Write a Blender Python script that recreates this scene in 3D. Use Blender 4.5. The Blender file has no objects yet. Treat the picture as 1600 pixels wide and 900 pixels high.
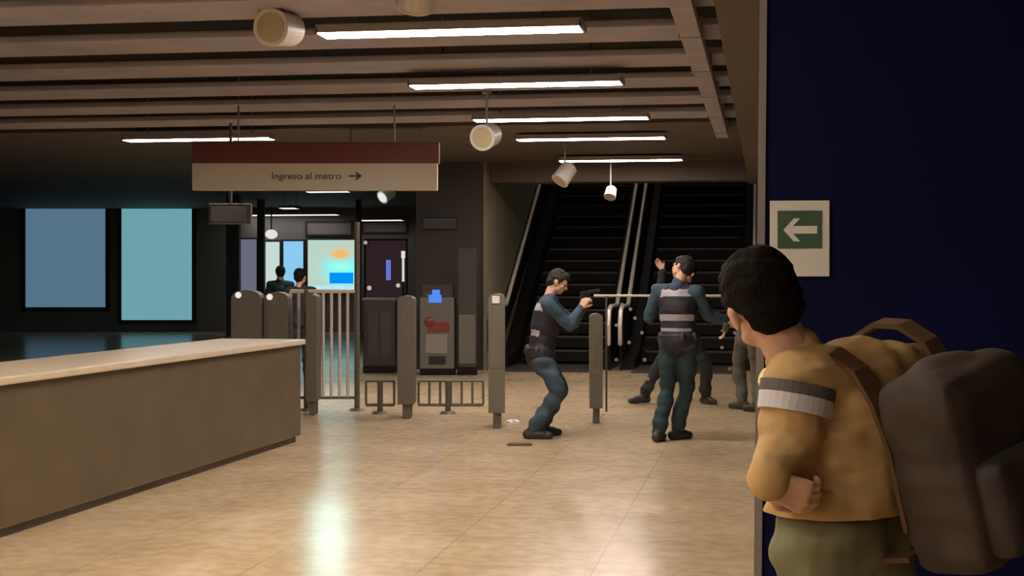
import bpy, bmesh, math, random
from mathutils import Vector, Matrix, noise
V = Vector
random.seed(4)
C = bpy.context.scene.collection
SC = bpy.context.scene

# ------------------------------------------------------------------ camera
FPX, HZ, VPX = 2400.0, 432.0, 1197.0          # focal length in px, horizon row, column of the hall axis
TH = math.atan((VPX - 800) / FPX)
CAMZ = 1.55
RT = V((math.cos(TH), math.sin(TH), 0)); FW = V((-math.sin(TH), math.cos(TH), 0))
cam_d = bpy.data.cameras.new('camera'); cam = bpy.data.objects.new('camera', cam_d); C.objects.link(cam)
cam_d.sensor_width = 36; cam_d.lens = 36 * FPX / 1600; cam_d.clip_start = 0.05; cam_d.clip_end = 200
cam_d.shift_y = -(450 - HZ) / 1600.0
cam.location = (0, 0, CAMZ); cam.rotation_euler = (math.pi / 2, 0, TH)
SC.camera = cam
# ------------------------------------------------------------------ world and exposure
w = bpy.data.worlds.new('world'); SC.world = w; w.use_nodes = True
w.node_tree.nodes['Background'].inputs[0].default_value = (0.9, 0.75, 0.62, 1)
w.node_tree.nodes['Background'].inputs[1].default_value = 0.012
SC.view_settings.view_transform = 'Standard'; SC.view_settings.look = 'None'
SC.view_settings.exposure = 0.0; SC.view_settings.gamma = 1.0; SC.view_settings.use_curve_mapping = False
SC.cycles.use_denoising = True
LAMP_NEAR, LAMP_MID, LAMP_FAR = 41.0, 46.0, 44.0        # radiance of the tubes

def W(px, D, z=0.0, py=None):
    """point seen at column px, D metres ahead of the lens, at height z (or at row py)"""
    if py is not None: z = CAMZ + (HZ - py) * D / FPX
    p = RT * ((px - 800) / FPX * D) + FW * D
    return V((p.x, p.y, z))
def DG(py): return FPX * CAMZ / (py - HZ)              # distance of a floor point at row py

# ------------------------------------------------------------------ materials
def mat(name, col, rough=0.6, metal=0.0, spec=0.5, var=0.0, scale=8.0, bump=0.0, emit=None, estr=0.0, stretch=None):
    m = bpy.data.materials.new(name); m.use_nodes = True
    nt = m.node_tree; b = nt.nodes['Principled BSDF']
    b.inputs['Base Color'].default_value = (*col, 1); b.inputs['Roughness'].default_value = rough
    b.inputs['Metallic'].default_value = metal; b.inputs['Specular IOR Level'].default_value = spec
    tc = nt.nodes.new('ShaderNodeTexCoord'); mp = nt.nodes.new('ShaderNodeMapping')
    nt.links.new(tc.outputs['Object'], mp.inputs[0])
    if stretch: mp.inputs['Scale'].default_value = stretch
    n = nt.nodes.new('ShaderNodeTexNoise'); n.inputs['Scale'].default_value = scale; n.inputs['Detail'].default_value = 4
    nt.links.new(mp.outputs[0], n.inputs['Vector'])
    if var:
        r = nt.nodes.new('ShaderNodeValToRGB')
        r.color_ramp.elements[0].position = 0.3; r.color_ramp.elements[1].position = 0.7
        r.color_ramp.elements[0].color = (*[c * (1 - var) for c in col], 1)
        r.color_ramp.elements[1].color = (*[min(1, c * (1 + var)) for c in col], 1)
        nt.links.new(n.outputs[0], r.inputs[0]); nt.links.new(r.outputs[0], b.inputs['Base Color'])
    if bump:
        bp = nt.nodes.new('ShaderNodeBump'); bp.inputs['Strength'].default_value = bump; bp.inputs['Distance'].default_value = 0.02
        nt.links.new(n.outputs[0], bp.inputs['Height']); nt.links.new(bp.outputs[0], b.inputs['Normal'])
    if emit:
        b.inputs['Emission Color'].default_value = (*emit, 1); b.inputs['Emission Strength'].default_value = estr
    return m
def glass(name, tint, mixv=0.25, rough=0.08):
    m = bpy.data.materials.new(name); m.use_nodes = True; nt = m.node_tree; nt.nodes.clear()
    o = nt.nodes.new('ShaderNodeOutputMaterial'); mx = nt.nodes.new('ShaderNodeMixShader')
    t = nt.nodes.new('ShaderNodeBsdfTransparent'); g = nt.nodes.new('ShaderNodeBsdfGlossy')
    t.inputs[0].default_value = (*tint, 1); g.inputs['Roughness'].default_value = rough
    g.inputs[0].default_value = (.6, .6, .6, 1); mx.inputs[0].default_value = mixv
    nt.links.new(t.outputs[0], mx.inputs[1]); nt.links.new(g.outputs[0], mx.inputs[2]); nt.links.new(mx.outputs[0], o.inputs[0])
    return m
def floor_mat():
    m = mat('polished_terrazzo', (.5, .4, .28), 0.3, spec=.3)
    nt = m.node_tree; b = nt.nodes['Principled BSDF']
    tc = nt.nodes.new('ShaderNodeTexCoord')
    n1 = nt.nodes.new('ShaderNodeTexNoise'); n1.inputs['Scale'].default_value = 1.3; n1.inputs['Detail'].default_value = 6
    n2 = nt.nodes.new('ShaderNodeTexNoise'); n2.inputs['Scale'].default_value = 9; n2.inputs['Detail'].default_value = 5
    vo = nt.nodes.new('ShaderNodeTexVoronoi'); vo.inputs['Scale'].default_value = 26
    for x in (n1, n2, vo): nt.links.new(tc.outputs['Object'], x.inputs['Vector'])
    r1 = nt.nodes.new('ShaderNodeValToRGB'); e = r1.color_ramp.elements
    e[0].position = .3; e[0].color = (.50, .375, .245, 1); e[1].position = .72; e[1].color = (.64, .50, .335, 1)
    nt.links.new(n1.outputs[0], r1.inputs[0])
    r2 = nt.nodes.new('ShaderNodeValToRGB'); e = r2.color_ramp.elements
    e[0].position = .38; e[0].color = (.90, .88, .85, 1); e[1].position = .60; e[1].color = (1.1, 1.08, 1.05, 1)
    nt.links.new(n2.outputs[0], r2.inputs[0])
    mx = nt.nodes.new('ShaderNodeMix'); mx.data_type = 'RGBA'; mx.blend_type = 'MULTIPLY'; mx.inputs[0].default_value = .8
    nt.links.new(r1.outputs[0], mx.inputs[6]); nt.links.new(r2.outputs[0], mx.inputs[7])
    r3 = nt.nodes.new('ShaderNodeValToRGB'); e = r3.color_ramp.elements
    e[0].position = .0; e[0].color = (1.12, 1.1, 1.05, 1); e[1].position = .35; e[1].color = (.97, .97, .97, 1)
    nt.links.new(vo.outputs['Distance'], r3.inputs[0])
    m2 = nt.nodes.new('ShaderNodeMix'); m2.data_type = 'RGBA'; m2.blend_type = 'MULTIPLY'; m2.inputs[0].default_value = .6
    nt.links.new(mx.outputs[2], m2.inputs[6]); nt.links.new(r3.outputs[0], m2.inputs[7])
    br = nt.nodes.new('ShaderNodeTexBrick'); br.offset = 0; br.inputs['Scale'].default_value = 1.0
    br.inputs['Brick Width'].default_value = .9; br.inputs['Row Height'].default_value = .9
    br.inputs['Mortar Size'].default_value = .006; br.inputs['Color1'].default_value = (1, 1, 1, 1)
    br.inputs['Color2'].default_value = (.95, .94, .92, 1); br.inputs['Mortar'].default_value = (.72, .68, .62, 1)
    nt.links.new(tc.outputs['Object'], br.inputs['Vector'])
    m3 = nt.nodes.new('ShaderNodeMix'); m3.data_type = 'RGBA'; m3.blend_type = 'MULTIPLY'; m3.inputs[0].default_value = .75
    nt.links.new(m2.outputs[2], m3.inputs[6]); nt.links.new(br.outputs[0], m3.inputs[7])
    nt.links.new(m3.outputs[2], b.inputs['Base Color'])
    rr = nt.nodes.new('ShaderNodeMapRange'); rr.inputs[3].default_value = .15; rr.inputs[4].default_value = .24
    nt.links.new(n2.outputs[0], rr.inputs[0]); nt.links.new(rr.outputs[0], b.inputs['Roughness'])
    return m
M = dict(
    floor=floor_mat(),
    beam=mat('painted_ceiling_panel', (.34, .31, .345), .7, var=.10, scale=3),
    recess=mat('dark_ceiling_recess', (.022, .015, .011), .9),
    soffit=mat('dark_brown_soffit', (.095, .072, .055), .75, var=.12, scale=1.5),
    dwall=mat('dark_wall_cladding', (.042, .035, .031), .5, var=.15, scale=1.2),
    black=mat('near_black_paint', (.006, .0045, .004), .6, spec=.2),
    olive=mat('olive_beige_plaster', (.21, .19, .125), .7, var=.1, scale=2),
    navy=mat('navy_blue_panel', (.003, .004, .042), .6, spec=.12, var=.3, scale=.9),
    trim=mat('grey_aluminium_edge', (.34, .31, .31), .4, .6),
    steel=mat('brushed_steel', (.15, .135, .105), .5, .3, var=.12, scale=30, stretch=(1, 1, .06)),
    dsteel=mat('dull_dark_steel', (.125, .11, .09), .5, .3, var=.1, scale=20),
    rail=mat('satin_rail_metal', (.74, .68, .60), .35, .2),
    deck=mat('escalator_deck_metal', (.060, .048, .042), .5, .2),
    counter=mat('bronze_counter_sheet', (.15, .115, .073), .42, .35, var=.12, scale=2.5),
    ctop=mat('stone_counter_top', (.62, .53, .41), .3, var=.08, scale=6),
    red=mat('dark_red_sign_face', (.12, .011, .011), .5),
    cream=mat('cream_sign_face', (.52, .46, .36), .5),
    ink=mat('dark_sign_lettering', (.05, .035, .02), .6),
    housing=mat('grey_lamp_housing', (.30, .27, .25), .5, .2),
    can=mat('off_white_lamp_can', (.62, .56, .52), .5),
    lens=mat('yellowed_lamp_lens', (.46, .38, .24), .35),
    white=mat('white_enamel', (.75, .72, .70), .45),
    glass=glass('tinted_barrier_glass', (.95, .96, .95), .03),
    dot=mat('frosted_dot', (.3, .3, .28), .7),
    dscreen=mat('dark_screen', (.008, .010, .014), .2),
    kiosk=mat('grey_kiosk_body', (.14, .13, .115), .5, .2),
    kioskp=mat('pale_kiosk_panel', (.24, .22, .20), .5),
    kred=mat('red_kiosk_trim', (.12, .016, .015), .4, emit=(.5, .04, .03), estr=.08),
    green=mat('sign_green', (.05, .105, .065), .5),
    signw=mat('sign_white', (.72, .70, .66), .5),
    skin=mat('skin', (.58, .34, .24), .5, var=.05, scale=20),
    hair=mat('black_hair', (.007, .005, .004), .85, spec=.12, var=.4, scale=60, bump=.4),
    bhair=mat('dark_brown_hair', (.014, .011, .008), .8, var=.3, scale=60),
    eye=mat('dark_eye', (.02, .015, .01), .2),
    teal=mat('blue_teal_shirt', (.034, .066, .10), .8, var=.2, scale=10, bump=.2),
    jean=mat('dusty_blue_trousers', (.036, .062, .088), .85, var=.25, scale=8, bump=.3),
    tealt=mat('dark_teal_trousers', (.016, .037, .046), .85, var=.25, scale=8, bump=.3),
    vest=mat('navy_black_vest', (.012, .011, .020), .7, var=.2, scale=14, bump=.2),
    refl=mat('reflective_tape', (.36, .34, .38), .4),
    boot=mat('black_boot_leather', (.030, .024, .020), .5),
    dark=mat('charcoal_cloth', (.010, .013, .015), .85, var=.2, scale=9),
    khaki=mat('grey_khaki_cloth', (.11, .10, .08), .85, var=.15, scale=9),
    tan=mat('tan_jacket_cloth', (.50, .32, .135), .8, var=.18, scale=9, bump=.25),
    brown=mat('brown_strap_webbing', (.10, .05, .022), .7),
    cuff=mat('cream_lining', (.72, .58, .36), .8),
    band=mat('dark_grey_band', (.10, .085, .085), .7),
    patch=mat('white_sleeve_patch', (.55, .53, .58), .6),
    olivep=mat('olive_green_trousers', (.17, .165, .09), .85, var=.2, scale=7, bump=.3),
    gun=mat('black_gun_metal', (.02, .02, .022), .4, .5),
    stick=mat('brown_plastic', (.13, .085, .045), .6),
    shopdark=mat('dark_cabinet_paint', (.03, .018, .015), .5),
    paper=mat('white_paper', (.85, .82, .80), .7),
)
def tube_mat(name, col, L):
    m = bpy.data.materials.new(name); m.use_nodes = True; nt = m.node_tree; nt.nodes.clear()
    o = nt.nodes.new('ShaderNodeOutputMaterial'); e = nt.nodes.new('ShaderNodeEmission')
    e.inputs[0].default_value = (*col, 1); e.inputs[1].default_value = L; nt.links.new(e.outputs[0], o.inputs[0]); return m

# ------------------------------------------------------------------ mesh helpers
class MB:
    def __init__(s): s.bm = bmesh.new(); s.mats = []
    def mi(s, m):
        if m not in s.mats: s.mats.append(m)
        return s.mats.index(m)
    def _fin(s, verts, m):
        if m is not None:
            i = s.mi(m)
            for f in {f for v in verts for f in v.link_faces}: f.material_index = i
    def box(s, lo, hi, bev=0.0, m=None, mtx=None):
        lo, hi = V(lo), V(hi); c = (lo + hi) / 2; d = hi - lo
        g = bmesh.ops.create_cube(s.bm, size=1, matrix=Matrix.Translation(c) @ Matrix.Diagonal((d.x, d.y, d.z, 1)))
        vs = g['verts']
        if bev:
            r = bmesh.ops.bevel(s.bm, geom=list({e for v in vs for e in v.link_edges}), offset=bev, segments=2, affect='EDGES', profile=.6)
            vs = list({v for f in r['faces'] for v in f.verts} | {v for v in vs if v.is_valid})
        if mtx: bmesh.ops.transform(s.bm, matrix=mtx, verts=vs)
        s._fin(vs, m); return s
    def cyl(s, p0, p1, r0, r1=None, n=16, m=None):
        p0, p1 = V(p0), V(p1); r1 = r0 if r1 is None else r1; d = p1 - p0
        q = d.to_track_quat('Z', 'Y').to_matrix().to_4x4()
        g = bmesh.ops.create_cone(s.bm, cap_ends=True, segments=n, radius1=r0, radius2=r1, depth=d.length,
                                  matrix=Matrix.Translation((p0 + p1) / 2) @ q)
        s._fin(g['verts'], m); return s
    def sph(s, c, r, n=16, m=None, mtx=None):
        r = V(r) if not isinstance(r, (int, float)) else V((r, r, r))
        g = bmesh.ops.create_uvsphere(s.bm, u_segments=n, v_segments=max(6, n // 2), radius=1,
                                      matrix=Matrix.Translation(V(c)) @ (mtx or Matrix.Identity(4)) @ Matrix.Diagonal((r.x, r.y, r.z, 1)))
        s._fin(g['verts'], m); return s
    def prism(s, pts, axis, a, b, m=None):
        """polygon pts (2-D) pushed along axis ('x','y','z') from a to b"""
        def mk(p, t): return {'x': (t, p[0], p[1]), 'y': (p[0], t, p[1]), 'z': (p[0], p[1], t)}[axis]
        A = [s.bm.verts.new(mk(p, a)) for p in pts]; B = [s.bm.verts.new(mk(p, b)) for p in pts]
        s.bm.faces.new(A); s.bm.faces.new(B[::-1])
        for i in range(len(pts)):
            j = (i + 1) % len(pts); s.bm.faces.new((A[i], B[i], B[j], A[j]))
        bmesh.ops.recalc_face_normals(s.bm, faces=list({f for v in A + B for f in v.link_faces}))
        s._fin(A + B, m); return s
    def capsule(s, p0, p1, r0, r1, n=12):
        p0, p1 = V(p0), V(p1); d = p1 - p0
        if d.length < 1e-5: return s.sph(p0, r0)
        q = d.to_track_quat('Z', 'Y').to_matrix(); rings = []
        prof = [(-math.cos(t) * r0, math.sin(t) * r0) for t in [math.pi / 2 * k / 4 for k in range(1, 5)]]
        prof += [(d.length + math.sin(t) * r1, math.cos(t) * r1) for t in [math.pi / 2 * k / 4 for k in range(0, 4)]]
        for z, r in prof:
            rings.append([s.bm.verts.new(p0 + q @ V((r * math.cos(2 * math.pi * k / n), r * math.sin(2 * math.pi * k / n), z))) for k in range(n)])
        a = s.bm.verts.new(p0 + q @ V((0, 0, -r0))); b = s.bm.verts.new(p0 + q @ V((0, 0, d.length + r1)))
        for R1, R2 in zip(rings, rings[1:]):
            for k in range(n): s.bm.faces.new((R1[k], R1[(k + 1) % n], R2[(k + 1) % n], R2[k]))
        for k in range(n):
            s.bm.faces.new((a, rings[0][(k + 1) % n], rings[0][k])); s.bm.faces.new((b, rings[-1][k], rings[-1][(k + 1) % n]))
        return s
    def build(s, name, m=None, parent=None, loc=None, rz=0.0, smooth=False):
        me = bpy.data.meshes.new(name)
        if smooth:
            for f in s.bm.faces: f.smooth = True
        s.bm.to_mesh(me); s.bm.free()
        if m is not None and not s.mats: me.materials.append(m)
        for x in s.mats: me.materials.append(x)
        o = bpy.data.objects.new(name, me); C.objects.link(o)
        if parent: o.parent = parent
        if loc is not None: o.location = loc
        if rz: o.rotation_euler.z = rz
        return o
    def rebuild(s, name, m, parent, voxel=.01, folds=0.0, fs=6.0, flat=None, smooth_it=3, paint=None):
        """fuse every piece into one skin"""
        me = bpy.data.meshes.new(name + '_raw'); s.bm.to_mesh(me); s.bm.free()
        t = bpy.data.objects.new(name + '_raw', me); C.objects.link(t)
        r = t.modifiers.new('r', 'REMESH'); r.mode = 'VOXEL'; r.voxel_size = voxel; r.use_smooth_shade = True
        k = t.modifiers.new('s', 'SMOOTH'); k.iterations = smooth_it; k.factor = .5
        dg = bpy.context.evaluated_depsgraph_get(); dg.update()
        nm = bpy.data.meshes.new_from_object(t.evaluated_get(dg), depsgraph=dg)
        bpy.data.objects.remove(t); bpy.data.meshes.remove(me)
        nm.name = name
        if folds:
            ns = [v.normal.copy() for v in nm.vertices]
            for v, nn in zip(nm.vertices, ns):
                c = v.co; v.co = c + nn * folds * noise.noise(V((c.x * fs, c.y * fs, c.z * fs * 1.9)))
        if flat is not None:
            for v in nm.vertices:
                if v.co.z < flat: v.co.z = flat
        nm.materials.clear()
        for x in (m if isinstance(m, list) else [m]): nm.materials.append(x)
        for f in nm.polygons:
            f.use_smooth = True
            f.material_index = paint(f.center, f.normal) if paint else 0
        o = bpy.data.objects.new(name, nm); C.objects.link(o)
        if parent: o.parent = parent
        return o
def tag(o, label=None, cat=None, group=None, kind=None):
    if label: o['label'] = label
    if cat: o['category'] = cat
    if group: o['group'] = group
    if kind: o['kind'] = kind
    return o
def thing(name, label, cat, loc, rz=0.0, group=None):
    o = bpy.data.objects.new(name, None); C.objects.link(o); o.location = loc; o.rotation_euler.z = rz; o.empty_display_size = .2
    return tag(o, label, cat, group)
def copy_tree(o, parent=None):
    c = o.copy(); C.objects.link(c)
    if parent: c.parent = parent
    for ch in list(o.children): copy_tree(ch, c)
    return c

# ------------------------------------------------------------------ the hall
XL, XR, Y0, Y1, ZC = -27.0, 5.0, -4.0, 46.0, 3.45
def S(name, mb, m): return tag(mb.build(name, m), kind='structure')
S('floor', MB().box((XL, Y0, -.2), (XR, 60, 0)), M['floor'])
S('wall_left', MB().box((XL - .2, Y0, 0), (XL, Y1 + 8, 4.2)), M['dwall'])
S('wall_near', MB().box((XL, Y0 - .2, 0), (XR, Y0, 4.2)), M['dwall'])
S('wall_right', MB().box((XR, Y0, 0), (XR + .2, 60, 4.2)), M['dwall'])
S('wall_far', MB().box((XL, Y1 + 8, 0), (-4, Y1 + 8.2, 4.2)), M['dwall'])
# ceiling slab with recesses between flat beams, then a flat dark soffit
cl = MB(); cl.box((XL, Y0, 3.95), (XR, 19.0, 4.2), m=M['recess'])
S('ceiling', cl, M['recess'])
ys = 10.15 - 1.53 * 9
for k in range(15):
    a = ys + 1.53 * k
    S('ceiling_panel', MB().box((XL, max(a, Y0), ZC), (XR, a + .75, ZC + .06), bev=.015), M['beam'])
S('soffit', MB().box((XL, 19.0, ZC), (XR, 25.3, 4.2)), M['soffit'])
bx0 = W(690, 25.6).x
S('soffit_rear', MB().box((XL, 25.3, ZC), (bx0 - 1.2, Y1 + 8, 4.2)), M['soffit'])
S('bulkhead', MB().box((W(637, 25.2).x, 25.3, 3.12), (XR, 25.9, 4.2)), M['soffit'])
# block left of the escalators
xa, xb = W(637, 25).x, W(748, 25).x
S('wall_block', MB().box((xa, 25.0, 0), (xb, 36, 3.45)), M['dwall'])
S('wall_stair_side', MB().box((xb, 24.98, 0), (xb + .05, 36, 6.5)), M['olive'])
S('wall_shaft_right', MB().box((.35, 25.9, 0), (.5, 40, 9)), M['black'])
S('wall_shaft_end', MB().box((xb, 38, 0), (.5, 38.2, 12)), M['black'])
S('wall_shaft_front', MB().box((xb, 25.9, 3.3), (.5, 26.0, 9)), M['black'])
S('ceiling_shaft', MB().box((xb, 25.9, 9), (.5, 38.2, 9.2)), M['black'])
S('trim_soffit', MB().box((-.28, 6.5, 3.05), (.55, 25.2, ZC + .3)), M['soffit'])
# navy panel wall close by, its metal edge a little out of plumb
nb = W(1186, 5.2); rz = TH
wn = thing('wall_panel', None, None, nb, 0); tag(wn, kind='structure'); wn.name = 'wall_navy'
tag(MB().prism([(.004, 0), (2.1, 0), (2.1, 3.9), (.040, 3.9)], 'y', 0, .22).build('panel', M['navy'], wn))
MB().prism([(-.023, 0), (.004, 0), (.040, 3.9), (.016, 3.9)], 'y', -.012, .235).build('edge_trim', M['trim'], wn)

# ------------------------------------------------------------------ strip lamps
LC = (1.0, .86, .76)
tm = {k: tube_mat('tube_' + k, c, L) for k, c, L in (('near', (1, .84, .66), LAMP_NEAR), ('mid', LC, LAMP_MID), ('far', LC, LAMP_FAR),
                                                      ('dim', (1, .90, .86), 3.0), ('glint', (.9, .85, .82), .8), ('shaft', LC, 22.0), ('lampglow', (.95, .88, .8), .9), ('lenslit', (.9, .85, .78), .95), ('cool', (.52, 1.0, .93), 17.0))}
def strip(xc, y, L, kind, label, z=3.33, rz=0.0, r=.135, group=None, ztop=None):
    t = thing('strip_lamp', label, 'lamp', (xc, y, z), rz, group)
    MB().box((-L / 2, -r - .02, .02), (L / 2, r + .02, .05), bev=.006).box((-L / 2, -r - .02, -.012), (L / 2, -r, .025)).box((-L / 2, r, -.012), (L / 2, r + .02, .025)).box((-L / 2 - .005, -r - .02, -.022), (-L / 2 + .014, r + .02, .03)).box((L / 2 - .014, -r - .02, -.022), (L / 2 + .005, r + .02, .03)).build('housing', M['housing'], t)
    MB().box((-L / 2 + .015, -r, -.016), (L / 2 - .015, r, .02), bev=.0).build('tube', tm[kind], t)
    zt = (ztop or (3.95 if y < 19 else ZC)) - z
    for s_ in (-1, 1): MB().cyl((s_ * L * .35, 0, .07), (s_ * L * .35, 0, zt), .008, n=8).build('hanger', M['housing'], t)
    return t
names = ['lit ceiling strip lamp in the topmost row, longest of the bright lines', 'lit ceiling strip lamp hung second from the top',
         'lit ceiling strip lamp in the middle row, beside the small hanging spotlight', 'lit ceiling strip lamp on the dark soffit, fourth row down',
         'lit ceiling strip lamp just before the escalator opening, lowest and shortest line']
xs0, xs1 = -3.36, -1.34
for i, (D, pc, xl, xr) in enumerate([(11.35, 703, 492, 916), (14.1, 806, 637, 976), (17.35, 877, 737, 1016), (20.3, 922, 805, 1042), (24.0, 970, 872, 1068)]):
    a, b = W(xl, D).x, W(xr, D).x
    z = CAMZ + (HZ - [48, 131, 185, 216, 250][i]) * D / FPX
    strip((a + b) / 2, W(pc, D).y, b - a, 'mid' if i < 3 else 'far', names[i], z=z)
for k, y in enumerate([-2.2, 0.6, 3.4, 6.2, 8.3]):
    for xc in (-2.35, -7.3):
        strip(xc, y, 2.0, 'near', 'lit ceiling strip lamp above the near part of the hall', group='strip lamps over the near hall')
p = W(428, 19.7); strip(p.x - 1.0, p.y, 2.0, 'mid', 'lit ceiling strip lamp ending just above the red and cream sign')
for D, a, b, py, kind, lab in ((42.8, 385, 537, 336, 'dim', 'pale strip lamp in the far hall above the bright shop screens'),
                         (42, 560, 634, 344, 'dim', 'pale strip lamp in the far hall beside the dark block'),
                         (36, 440, 468, 325, 'dim', 'short pale strip lamp in the far hall above the white panel')):
    A, B = W(a, D), W(b, D); strip((A.x + B.x) / 2, A.y, B.x - A.x, kind, lab, z=CAMZ + (HZ - py) * D / FPX, r=.22)
p = W(514, 31); strip(p.x, p.y, .9, 'dim', 'bright strip lamp peeping out beneath the cream sign', z=CAMZ + (HZ - 299) * 31 / FPX)
p = W(513, 27); strip(p.x, p.y, 2.6, 'cool', 'wide cool white lamp running along the hall behind the sign', rz=math.radians(90) + math.atan(276/2400), z=3.36, r=.27)

# ------------------------------------------------------------------ ceiling spotlights
def spot(px, py, D, aim, r, L, label, ztop, lensm='lens', group=None):
    """aim: direction the face looks, in lens-aligned axes (right, away, up)"""
    p = W(px, D, py=py); t = thing('ceiling_spotlight', label, 'spotlight', p, TH, group)
    a = V(aim).normalized()
    MB().cyl(-a * L, a * 0, r * .92, r, n=28).cyl(-a * (L + .04), -a * L, r * .5, r * .9, n=28).build('can', M['can'], t, smooth=False)
    MB().cyl(a * -.005, a * .012, r * 1.03, r * 1.03, n=28).build('rim', M['can'], t)
    MB().cyl(a * .006, a * .016, r * .82, r * .80, n=28).build('lens', M[lensm] if lensm in M else tm[lensm], t)
    q = -a * L * .5
    MB().cyl(q, V((q.x, q.y, ztop - p.z)), .014, n=10).cyl((q.x, q.y, ztop - p.z - .03), (q.x, q.y, ztop - p.z), .05, n=16).build('stem', M['housing'], t)
spot(424, 43, 10.9, (-.30, -.95, -.10), .132, .30, 'large round ceiling spotlight can above the counter end of the hall', 3.45)
spot(648, 8, 10.6, (-.15, .6, -.75), .13, .22, 'ceiling spotlight can cut off by the top of the picture', 3.45)
spot(754, 215, 15.6, (-.30, -.93, -.20), .13, .27, 'round spotlight can hanging below the middle strip lamp', 3.45)
spot(875, 282, 22, (-.55, -.35, -.75), .13, .26, 'white spotlight can hanging under the lowest strip lamp', 3.45)
spot(953, 307, 24.6, (-.2, -.5, -.8), .095, .15, 'small white spotlight can before the escalators', 3.45)
spot(598, 308, 27, (-.6, -.6, -.5), .12, .22, 'spotlight can just under the sign, shining white', 3.45, lensm='lenslit')

# ------------------------------------------------------------------ cable tray, service box
A = W(1063, 9.9).x
t = thing('cable_tray', 'long grey cable tray running under the ceiling beams towards the escalators', 'cable tray', (A, 7, 3.30))
MB().box((-.075, 0, 0), (.075, 12.6, .02)).box((-.075, 0, .02), (-.06, 12.6, .08)).box((.06, 0, .02), (.075, 12.6, .08)).build('tray', M['beam'], t)
for k in range(7):
    MB().box((-.09, .5 + 1.9 * k, -.006), (.09, .54 + 1.9 * k, .15)).build('bracket', M['housing'], t)

# ------------------------------------------------------------------ hanging direction sign
D = 17.0; p = W(300, D, py=297); t = thing('direction_sign', 'long hanging sign, dark red band over cream band with an arrow', 'sign', p, TH)
k = D / FPX; wd = (686 - 300) * k
MB().box((0, 0, 0), (wd - .02, .16, 42 * k), bev=.006).build('cream_panel', M['cream'], t)
MB().box((0, -.01, 42 * k), (wd, .17, 75 * k), bev=.006).build('red_panel', M['red'], t)
for xx in (.5, wd - .5): MB().cyl((xx, .08, 75 * k), (xx, .08, 3.9 - p.z), .012, n=8).build('hanger', M['housing'], t)
def text(s_, size, m, parent, loc, name, ext=.003, width=None, rot=(math.pi / 2, 0, 0)):
    cu = bpy.data.curves.new(name, 'FONT'); cu.body = s_; cu.size = size; cu.extrude = ext; cu.align_x = 'LEFT'
    o = bpy.data.objects.new(name, cu); C.objects.link(o); dg = bpy.context.evaluated_depsgraph_get(); dg.update()
    me = bpy.data.meshes.new_from_object(o.evaluated_get(dg), depsgraph=dg); bpy.data.objects.remove(o)
    me.materials.clear(); me.materials.append(m)
    if width:
        xs = [v.co.x for v in me.vertices]; f = width / (max(xs) - min(xs)); x0 = min(xs)
        for v in me.vertices: v.co.x = (v.co.x - x0) * f
    o = bpy.data.objects.new(name, me); C.objects.link(o); o.parent = parent; o.location = loc; o.rotation_euler = rot; return o
text('Ingreso al metro', 15 * k, M['ink'], t, ((425 - 300) * k, -.004, 17 * k), 'lettering', width=108 * k)
ax, az = (545 - 300) * k, 22 * k
MB().box((ax, -.007, az - 1.3 * k), (ax + 13 * k, 0, az + 1.3 * k)).prism([(ax + 10 * k, az - 8 * k), (ax + 21 * k, az), (ax + 10 * k, az + 8 * k), (ax + 13 * k, az)], 'y', -.007, 0).build('arrow', M['ink'], t)

# ------------------------------------------------------------------ dark hanging monitor at the left
p = W(326, 19, py=350); k = 19 / FPX
t = thing('hanging_monitor', 'dark box monitor with a grey frame hanging below the sign', 'monitor', p, TH)
MB().box((0, 0, 0), (66 * k, .12, 32 * k), bev=.01).build('frame', M['dsteel'], t)
MB().box((4 * k, -.006, 4 * k), (60 * k, 0, 28 * k)).build('screen', M['dscreen'], t)
MB().cyl((33 * k, .06, 32 * k), (33 * k, .06, ZC - p.z), .02, n=10).build('stem', M['dsteel'], t)

# ------------------------------------------------------------------ service counter
c0, c1 = W(470, DG(690)), W(354, DG(728)); dv = (c1 - c0).normalized(); L = 7.6
ang = math.atan2(dv.y, dv.x)
t = thing('service_counter', 'long brown metal service counter with a pale stone top', 'counter', c0, ang)
H = CAMZ - (530 - HZ) * DG(690) / FPX
# local x runs along the front towards the lens; local -y is behind the counter
sgn = -1
MB().box((0, -.75, .06), (L, 0, H - .05), bev=.01).build('front_panel', M['counter'], t)
MB().box((.03, -.72, 0), (L - .03, -.04, .06)).build('plinth', M['dsteel'], t)
MB().box((-.03, -.80, H - .05), (L + .03, .04, H), bev=.012).build('counter_top', M['ctop'], t)

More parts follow.
